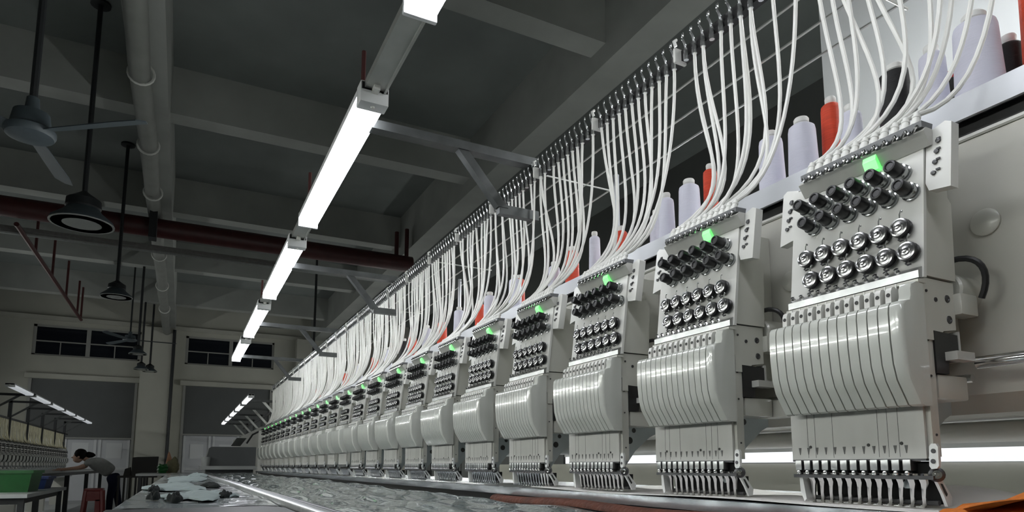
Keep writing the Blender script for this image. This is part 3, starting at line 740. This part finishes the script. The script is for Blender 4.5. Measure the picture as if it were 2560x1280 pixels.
# ================================================================= far machine in line, console
fm = thing('far_machine', (1.4, 13.5, -1.1), 'second embroidery machine beyond the control console, sloping beige cover', 'machine')
P(MB().prismX([(10.2, -.05), (10.2, .30), (11.0, .62), (17.2, .62), (17.2, -.05)], 1.12, 1.9), 'cover', M_HEAD, fm, False)
P(MB().box(1.1, 2.0, 10.2, 17.4, -1.1, -.05), 'bed', M_BEAM, fm, False)
P(MB().box(1.34, 1.37, 10.0, 17.4, .90, .93), 'tube_rail', M_RAIL, fm, False)
for i, y in enumerate((10.4, 11.9, 13.4, 14.9, 16.4)):
    P(MB().box(.82, 1.36, y-.02, y+.02, .955, .99), 'lamp_arm', M_ARM, fm, False)
    P(MB().prismY([(1.05, .955), (1.10, .955), (1.32, .72), (1.27, .72)], y-.015, y+.015), 'arm_brace', M_STRIP, fm, False)
    P(MB().box(1.34, 1.38, y-.02, y+.02, -.05, .99), 'post', M_ARM, fm, False)
for k in range(5):
    batten(9.75+1.4*k, 9.75+1.4*k+1.15, .84, .975, G_FAR, 'small batten lamp over the far machine, %s in its row' % ORD[k], 'battens above the far machine')
cs = thing('control_console', (.56, 9.3, -1.1), 'dark grey control console at the far end of the near machine', 'console')
P(MB().prismY([(.27, .0), (.32, .225), (.345, .245), (.88, .245), (.88, .0)], 9.15, 9.6), 'cabinet', M_CONSOLE, cs, False)
P(MB().box(.22, .90, 9.0, 9.62, -.045, .0), 'shelf', M_WHITE, cs, False)
P(MB().box(.30, .86, 9.2, 9.6, -1.1, -.045), 'base', M_CONSOLE, cs, False)
P(MB().tube([(.78, 9.4, .30), (.85, 9.4, .42), (1.10, 9.45, .56)], .012, 8), 'monitor_arm', M_DARK, cs)
mn = P(MB().prismY([(.585, .262), (.70, .262), (.775, .370), (.655, .372)], 9.36, 9.40), 'monitor', M_SCREEN, cs, False)
bk = thing('bucket', (.335, 9.06, 0), 'small white bucket standing before the control console', 'bucket')
P(MB().lathe([(0, .045), (.11, .055), (.113, .055), (.113, .050), (.01, .040)], (.285, 9.07, 0), (0, 0, 1), 20), 'body', M_WHITE, bk)

# ================================================================= machine across the aisle (faces right)
lm = thing('embroidery_machine', (-3.1, 17.0, -1.1), 'long embroidery machine across the aisle at the far left', 'machine')
LX = -3.04
P(MB().box(LX-.26, LX-.03, 13.0, 23.2, .075, .48), 'beam', M_BEAM, lm, False)
P(MB().box(LX-.40, LX-.03, 13.0, 23.2, .51, .546), 'shelf', M_SHELF, lm, False)
P(MB().box(LX-.012, LX+.012, 13.0, 23.2, .905, .945), 'tube_rail', M_RAIL, lm, False)
P(MB().box(LX-.3, LX+.20, 13.0, 23.2, -.30, -.06), 'bed', M_BED, lm, False)
P(MB().box(LX+.14, LX+1.06, 13.0, 23.2, -.125, -.085), 'table_top', M_WHITE, lm, False)
P(MB().box(LX+.14, LX+1.03, 13.0, 23.2, -.19, -.125), 'table_frame', M_DARK, lm, False)
for y in (13.3, 16.5, 19.7, 22.9):
    P(MB().box(LX+.90, LX+.98, y-.04, y+.04, -1.1, -.19), 'leg', M_DARK, lm, False)
    P(MB().box(LX-.25, LX+.1, y-.1, y+.1, -1.1, -.30), 'stand', M_BEAM, lm, False)
for y in (14.2, 15.8, 17.5, 19.2, 21.0, 22.6):
    P(MB().box(LX-.02, LX+.64, y-.03, y+.03, 1.24, 1.28), 'lamp_arm', M_DARK, lm, False)
    P(MB().prismY([(LX-.02, .95), (LX+.03, .95), (LX+.44, 1.24), (LX+.38, 1.24)], y-.02, y+.02), 'arm_brace', M_ARM, lm, False)
    P(MB().box(LX-.03, LX+.03, y-.03, y+.03, .50, 1.28), 'post', M_DARK, lm, False)
LN = ['nearest', 'second', 'third', 'fourth', 'fifth']
for k in range(6):
    batten(12.5+1.72*k, 12.5+1.72*k+1.5, -2.44, 1.25, G_DIM, 'dim batten lamp over the machine across the aisle, %s from the left' % ORD[k], 'dim battens across the aisle', .06)
lm_tubes = None
for n in range(29):
    h = copy_tree(proto_far, None, ('indicator_light',))
    h.rotation_euler = (0, 0, math.pi)
    h.location = (LX+(.957-HX), 13.4+.33*n, HZ+ZC)
    h['label'] = 'small dim embroidery head on the machine across the aisle, %s from the left' % (ORD[n] if n < len(ORD) else 'number %d' % (n+1))
    h['group'] = 'embroidery heads across the aisle'
    # tube bundle of that head, aged yellowish
    key = ('L', n % 2)
    if key not in tube_mesh:
        m = MB()
        for i in range(12): m.tube(TV[6+n % 2][i], .0045, 5)
        me = m.data('thread_tubes', (HX, HY, HZ+ZC), True); me.materials.append(M_YEL); tube_mesh[key] = me
    o = bpy.data.objects.new('thread_tubes', tube_mesh[key]); COL.objects.link(o); o.parent = h

# ================================================================= overhead things
rp = tag(MB().tube([(XL, 12.9, 4.25), (4.15, 12.9, 4.25)], .17, 16).build('fire_pipe', M_RED), 'thick dark red fire pipe crossing under the ceiling', 'pipe')
sp_ = tag(MB().box(XL, 4.15, 13.55, 13.75, 4.06, 4.13).tube([(XL, 13.62, 4.04), (4.15, 13.62, 4.04)], .045, 10).build('cable_tray', M_SILVER, None, False), 'silver cable tray running just below the red fire pipe', 'cable tray')
rd = thing('sprinkler_pipe', (-2.66, 17.3, 4.0), 'thin red sprinkler pipe slanting away at the upper left', 'pipe')
P(MB().tube([(-2.66, 13.0, 4.0), (-2.66, 21.0, 4.0)], .04, 8), 'pipe', M_RED, rd)
for y in (14.6, 16.4, 18.3, 20.2, 20.9): P(MB().tube([(-2.66, y, 4.0), (-2.66, y, 4.9)], .025, 6), 'drop_pipe', M_RED, rd)
for i, (x, y, z0, z1) in enumerate(((3.82, 12.9, 4.38, 4.92), (4.04, 12.9, 4.38, 5.02))):
    tag(MB().tube([(x, y, z0), (x, y, z1)], .045, 8).build('pipe_stub', M_RED),
        ['left one of two pipe stubs beside the concrete beam', 'right one of two pipe stubs beside the concrete beam'][i], 'pipe', 'pipe stubs')
tag(MB().tube([(2.9, 17.0, 2.2), (2.9, 17.0, ZCE)], .03, 6).build('hanger_rod', M_DARK), 'thin dark hanger rod in front of the far beams', 'rod')
# wrapped duct under the left beam
du = thing('wrapped_duct', (-.66, 10.0, 4.4), 'pale wrapped duct strapped under the left ceiling beam', 'duct')
def ductpts(): return [(-.66+.012*math.sin(1.7*i), -2+i*1.0, 4.52-.03*math.sin(i*1.3)) for i in range(28)]
P(MB().tube(ductpts(), .115, 12), 'wrap', M_DUCT, du)
for y in (4.6, 6.4, 8.2, 10.1, 11.9, 15.5, 18.2, 20.9): P(MB().ring((-.66, y, 4.52), (0, 1, 0), .135, .016, 18, 5), 'strap', M_HEAD2, du)
tag(MB().box(-.72, -.60, 12.5, 12.75, 3.95, 4.5).build('hanger_bracket', M_DARK), 'black hanger bracket between duct and red pipe', 'bracket')
# conduit on the pilaster
tag(MB().tube([(-.42, YW-.46, 4.6), (-.42, YW-.46, -.2)], .05, 8).box(-.52, -.32, YW-.5, YW-.43, -.45, -.2).build('conduit', M_DARK, None, False), 'dark vertical conduit running down the wall pilaster', 'conduit')
# high-bay pendants
def pendant(x, y, z, r, label):
    o = thing('pendant_lamp', (x, y, z), label, 'pendant lamp', 'high-bay pendant lamps')
    P(MB().lathe([(0, r), (.035*r/.3, r*.96), (.12*r/.3, r*.62), (.17*r/.3, r*.50)], (x, y, z), (0, 0, 1), 28), 'shade', M_FAN, o)
    P(MB().lathe([(.165*r/.3, r*.52), (.18*r/.3, r*.56), (.26*r/.3, r*.54), (.33*r/.3, r*.20), (.36*r/.3, r*.08)], (x, y, z), (0, 0, 1), 16), 'ballast_housing', M_DARK, o)
    P(MB().lathe([(-.004, r*1.0), (.004, r*1.0), (.004, r*.93), (-.004, r*.93)], (x, y, z), (0, 0, 1), 28), 'rim', M_REFL, o)
    P(MB().lathe([(-.006, r*.30), (-.002, r*.9), (.0, r*.9)], (x, y, z), (0, 0, 1), 24), 'lens', M_REFL, o)
    P(MB().tube([(x, y, z+.34*r/.3), (x, y, ZCE)], .028, 8), 'rod', M_DARK, o)
    P(MB().lathe([(0, .11), (.03, .11), (.035, .06)], (x, y, ZCE), (0, 0, -1), 16), 'ceiling_rose', M_DARK, o)
pendant(-1.18, 8.746, 2.80, .33, 'largest pendant lamp with clear lens, left under the ceiling')
pendant(-1.13, 12.63, 2.85, .245, 'dark pendant lamp with flared shade, second from the left')
pendant(-1.07, 18.0, 2.70, .20, 'small pendant lamp in front of the left window')
pendant(-1.20, 22.0, 2.85, .20, 'far small pendant lamp below the left window, left of two')
pendant(-.99, 22.4, 2.85, .21, 'far small pendant lamp below the left window, right of two')
def fan(x, y, z, rm, L, a0, label):
    o = thing('ceiling_fan', (x, y, z), label, 'ceiling fan', 'ceiling fans')
    P(MB().lathe([(0, rm*.2), (.004, rm*.75), (.012, rm*.92), (.03, rm), (.05, rm), (.07, rm*.8), (.15, rm*.7), (.165, rm*.3), (.24, rm*.25), (.25, .02)], (x, y, z), (0, 0, 1), 28), 'motor_housing', M_FAN, o)
    for k in range(3):
        a = a0+k*2*math.pi/3; c, s_ = math.cos(a), math.sin(a); m = MB()
        prof = [(rm*.7, -.03), (rm*1.5, -.045), (L*.8, -.06), (L*.97, -.05), (L, 0), (L*.96, .05), (rm*1.5, .045), (rm*.7, .03)]
        top = [(x+c*p-s_*q, y+s_*p+c*q, z+.045+q*.35) for p, q in prof]; bot = [(p[0], p[1], p[2]-.006) for p in top]; n = len(prof)
        m.add(top+bot, [tuple(range(n)), tuple(range(2*n-1, n-1, -1))]+[(i, n+i, n+(i+1) % n, (i+1) % n) for i in range(n)])
        P(m, 'blade', M_FAN, o, False)
    P(MB().tube([(x, y, z+.24), (x, y, ZCE)], .020, 8), 'rod', M_DARK, o)
fan(-.86, 4.3, 1.8275, .125, .72, -.62, 'nearest ceiling fan with round motor at the far left')
fan(-1.30, 18.6, 3.10, .16, 1.05, .05, 'far ceiling fan in front of the left window')

# ================================================================= left foreground clutter
tbk = thing('work_table', (-1.7, 8.9, -1.1), 'white-topped work table carrying the green crate', 'table')
P(MB().box(-2.35, -1.27, 7.6, 10.0, -.30, -.265), 'top', M_WHITE, tbk, False)
for x in (-2.3, -1.35):
    for y in (7.7, 9.9): P(MB().box(x, x+.05, y-.05, y, -1.1, -.30), 'leg', M_DARK, tbk, False)
P(MB().box(-2.3, -1.33, 7.66, 9.94, -.36, -.30), 'apron', M_DARK, tbk, False)
P(MB().box(-2.3, -1.33, 7.7, 9.9, -.80, -.77), 'lower_shelf', M_DARK, tbk, False)
def crate(name, x0, x1, y0, y1, z0, z1, m, label):
    o = thing(name, ((x0+x1)/2, (y0+y1)/2, z0), label, 'crate'); t = .012; f = .03
    def wall(a, b): return a, b
    bot = [(x0+f, y0+f), (x1-f, y0+f), (x1-f, y1-f), (x0+f, y1-f)]; top = [(x0, y0), (x1, y0), (x1, y1), (x0, y1)]
    m1 = MB(); v = [(x, y, z0) for x, y in bot]+[(x, y, z1) for x, y in top]
    ib = [(x+(t if i in (0, 3) else -t), y+(t if i < 2 else -t)) for i, (x, y) in enumerate(bot)]; it = [(x+(t if i in (0, 3) else -t), y+(t if i < 2 else -t)) for i, (x, y) in enumerate(top)]
    v += [(x, y, z0+t) for x, y in ib]+[(x, y, z1) for x, y in it]
    f_ = [(0, 1, 2, 3), (8, 9, 10, 11)]
    for i in range(4):
        j = (i+1) % 4; f_ += [(i, j, 4+j, 4+i), (8+i, 8+j, 12+j, 12+i), (4+i, 4+j, 12+j, 12+i)]
    P(m1.add(v, f_), 'body', m, o, False)
    P(MB().box(x0-.012, x1+.012, y0-.012, y0, z1-.03, z1).box(x0-.012, x1+.012, y1, y1+.012, z1-.03, z1).box(x0-.012, x0, y0, y1, z1-.03, z1).box(x1, x1+.012, y0, y1, z1-.03, z1), 'rim', m, o, False)
crate('crate', -1.95, -1.345, 8.2, 8.8, -.265, -.045, M_GREEN, 'green plastic crate on the work table at the left edge')
crate('crate', -1.75, -1.36, 9.2, 9.7, -.265, -.12, M_BLUE, 'dark blue plastic crate behind the green crate')
# red stool
st = thing('plastic_stool', (-1.36, 14.0, -1.1), 'red plastic stool with an open back panel behind the bending person', 'stool')
P(MB().box(-1.50, -1.21, 13.85, 14.15, -.45, -.40, .012), 'seat', M_REDP, st)
for sx in (-1, 1):
    for sy in (-1, 1):
        x, y = -1.355+sx*.12, 14+sy*.12
        P(MB().tube([(x, y, -.44), (x+sx*.05, y+sy*.05, -1.1)], [.035, .028], 6), 'leg', M_REDP, st)
P(MB().box(-1.50, -1.21, 13.86, 13.88, -.62, -.44).box(-1.32, -1.21, 13.86, 13.88, -1.0, -.6), 'side_panel', M_REDP, st, False)
# slatted black trolley and box
tr = thing('slatted_trolley', (-.72, 13.0, -1.1), 'black slatted trolley standing behind the table', 'trolley')
P(MB().box(-.95, -.35, 12.98, 13.3, -.20, -.165), 'top_rail', M_CARD, tr, False)
for i in range(7): P(MB().box(-.935+.085*i, -.905+.085*i, 12.98, 13.01, -.95, -.2), 'slat', M_CARD, tr, False)
P(MB().box(-.95, -.35, 12.98, 13.3, -.98, -.95), 'bottom_rail', M_CARD, tr, False)
for x in (-.93, -.39): P(MB().lathe([(0, .05), (.03, .05)], (x, 13.1, -1.05), (1, 0, 0), 12), 'wheel', M_CARD, tr)
tag(MB().prismY([(-.74, -.165), (-.74, .145), (-.66, .155), (-.345, .165), (-.36, -.165)], 13.0, 13.28).build('storage_box', M_CARD, None, False), 'black storage box on top of the slatted trolley', 'box')
tag(MB().prismY([(-.86, -.165), (-.84, -.05), (-.76, -.02), (-.745, -.165)], 13.02, 13.2).build('storage_bag', M_CARD, None, False), 'small black bag beside the storage box on the trolley', 'bag')
# far side table with a green bundle
ft = thing('side_table', (-.1, 11.4, -1.1), 'low side table beyond the near machine with bundles', 'table')
P(MB().box(-.55, .18, 10.6, 12.2, -.14, -.11), 'top', M_WHITE, ft, False)
for x in (-.52, .12):
    for y in (10.65, 12.1): P(MB().box(x, x+.04, y, y+.04, -1.1, -.14), 'leg', M_DARK, ft, False)
def heap(name, cx, cy, r, hh, z0, m, label, seed, cat='bundle'):
    rnd = random.Random(seed); ph = [rnd.uniform(0, 6) for _ in range(4)]
    bm = bmesh.new(); bmesh.ops.create_icosphere(bm, subdivisions=3, radius=1)
    for v in bm.verts:
        c = v.co.copy(); a = math.atan2(c.y, c.x); k = 1+.15*math.sin(3*a+ph[0])+.1*math.sin(4*c.z*3+ph[1])
        v.co = Vector((cx+c.x*r*k, cy+c.y*r*k, z0+max(0, (c.z+.75)/1.75)*hh*(1+.12*math.sin(4*c.x+ph[2]))))
    return tag(MB().frombm(bm).build(name, m), label, cat)
heap('cloth_bundle', -.245, 11.5, .075, .15, -.11, M_GREEN, 'bright green bundle on the far side table', 1)
heap('cloth_bundle', -.10, 11.7, .09, .24, -.11, M_OLIVE, 'olive cloth bundle right of the green bundle', 2)
heap('cloth_bundle', -.165, 11.95, .05, .31, -.11, M_TAN, 'tan cloth bundle sticking up behind the green bundle', 3)

# ================================================================= person bending over the table across the aisle
def skin_body(name, chains, m, parent, root=0, lvl=2):
    verts = []; edges = []; rad = []; idx = {}
    for ch in chains:
        prev = None
        for key, co, r in ch:
            if key in idx: i = idx[key]
            else:
                i = len(verts); idx[key] = i; verts.append(co); rad.append(r)
            if prev is not None and prev != i: edges.append((prev, i))
            prev = i
    off = ORG[parent.name]
    me = bpy.data.meshes.new(name); me.from_pydata([(x-off[0], y-off[1], z+ZC-off[2]) for x, y, z in verts], edges, []); me.update()
    o = bpy.data.objects.new(name, me); COL.objects.link(o); o.parent = parent; ORG[o.name] = off
    me.materials.append(m)
    md = o.modifiers.new('skin', 'SKIN'); md.use_smooth_shade = True
    for i, r in enumerate(rad):
        sv = me.skin_vertices[0].data[i]; rr = r if isinstance(r, tuple) else (r, r); sv.radius = rr; sv.use_root = (i == 0)
    sd = o.modifiers.new('sub', 'SUBSURF'); sd.levels = lvl; sd.render_levels = lvl
    return o
py = 14.9
pe = thing('person', (-1.15, py, -1.1), 'person in grey shirt and dark trousers bending over the table', 'person')
hipL = (-1.15, py-.09, -.14); hipR = (-1.17, py+.09, -.14)
torso = [('p', (-1.17, py, -.15), (.13, .15)), ('w', (-1.27, py, -.05), (.125, .14)), ('c', (-1.42, py, .045), (.135, .165)), ('s', (-1.545, py, .095), (.10, .15)), ('n', (-1.62, py, .13), .055)]
skin_body('body', [
    [('n0', (-1.56, py, .10), .06), ('n1', (-1.64, py, .145), .052), ('h', (-1.70, py, .185), .055)],
    ], M_SKIN, pe)
P(MB().lathe([(-.125, .02), (-.11, .055), (-.06, .082), (0, .092), (.06, .09), (.10, .065), (.118, .02)], (-1.735, py, .185), (.35, 0, .9), 18)
  .lathe([(0, .018), (.028, .010), (.034, .004)], (-1.825, py, .165), (-1, 0, -.1), 8)
  .lathe([(0, .022), (.018, .018)], (-1.73, py-.088, .17), (0, -1, 0), 10).lathe([(0, .022), (.018, .018)], (-1.73, py+.088, .17), (0, 1, 0), 10)
  .box(-1.822, -1.81, py-.03, py+.03, .115, .123), 'head', M_SKIN, pe)
P(MB().lathe([(-.06, .085), (-.02, .104), (.03, .106), (.08, .095), (.118, .06), (.13, .02)], (-1.715, py, .20), (.15, 0, .95), 18)
  .lathe([(0, .05), (.05, .062), (.12, .045), (.16, .015)], (-1.63, py, .215), (1, 0, -.05), 12), 'hair', M_HAIR, pe)
for s_ in (-1, 1):
    P(MB().lathe([(0, .007), (.006, .006)], (-1.815, py+s_*.034, .200), (-1, 0, 0), 8), 'eye', M_HAIR, pe)
skin_body('shirt', [torso[:4],
    [('s', (-1.545, py, .095), (.10, .15)), ('shl', (-1.545, py-.17, .085), .062), ('ul', (-1.615, py-.21, .01), .056)],
    [('s', (-1.545, py, .095), (.10, .15)), ('shr', (-1.545, py+.17, .085), .062), ('ur', (-1.615, py+.21, .01), .056)]], M_SHIRT, pe)
for nm, s_ in (('l', -1), ('r', 1)):
    arm = [('a0', (-1.60, py+s_*.21, .02), .045), ('a1', (-1.70, py+s_*.23, -.035), .040), ('a2', (-1.85, py+s_*.21, -.052), .032), ('a3', (-1.95, py+s_*.20, -.062), .026), ('pm', (-2.01, py+s_*.195, -.070), (.020, .034)), ('pe', (-2.05, py+s_*.19, -.073), (.014, .034))]
    fing = []
    for j, (dy, ln) in enumerate(((-.027, .055), (-.009, .068), (.009, .064), (.026, .050))):
        fing.append([('pe', (-2.05, py+s_*.19, -.073), (.014, .034)), ('f%d' % j, (-2.065, py+s_*.19+dy, -.074), .0085), ('g%d' % j, (-2.05-ln*.7, py+s_*.19+dy*1.1, -.072), .008), ('k%d' % j, (-2.05-ln, py+s_*.19+dy*1.15, -.078), .0065)])
    fing.append([('pm', (-2.01, py+s_*.195, -.070), (.020, .034)), ('t0', (-2.025, py+s_*.15, -.072), .010), ('t1', (-2.06, py+s_*.135, -.077), .008)])
    skin_body('arm', [arm]+fing, M_SKIN, pe, lvl=1)
skin_body('trousers', [[('p', (-1.165, py, -.13), (.135, .16)), ('q', (-1.13, py, -.22), (.13, .16))],
    [('q', (-1.13, py, -.22), (.13, .16)), ('l0', (-1.13, py-.10, -.32), .088), ('l1', (-1.17, py-.12, -.60), .066), ('l2', (-1.17, py-.12, -1.02), .055)],
    [('q', (-1.13, py, -.22), (.13, .16)), ('r0', (-1.12, py+.10, -.32), .088), ('r1', (-1.06, py+.12, -.62), .066), ('r2', (-.98, py+.12, -1.02), .055)]], M_NAVY, pe)
for x, s_ in ((-1.17, -1), (-.98, 1)):
    P(MB().box(x-.17, x+.07, py+s_*.12-.045, py+s_*.12+.045, -1.1, -1.03, .02), 'shoe', M_RUBBER, pe)

# joined rows of pieces that are too small to tell apart
for o in bpy.data.objects:
    if o.name.split('.')[0] in ('tension_knobs', 'knob_collars', 'tension_wheels', 'wheel_faces', 'take_up_levers', 'needle_clamps', 'presser_feet', 'cover_slats', 'thread_tubes', 'printed_marks', 'thread_lines'):
        o['kind'] = 'stuff'
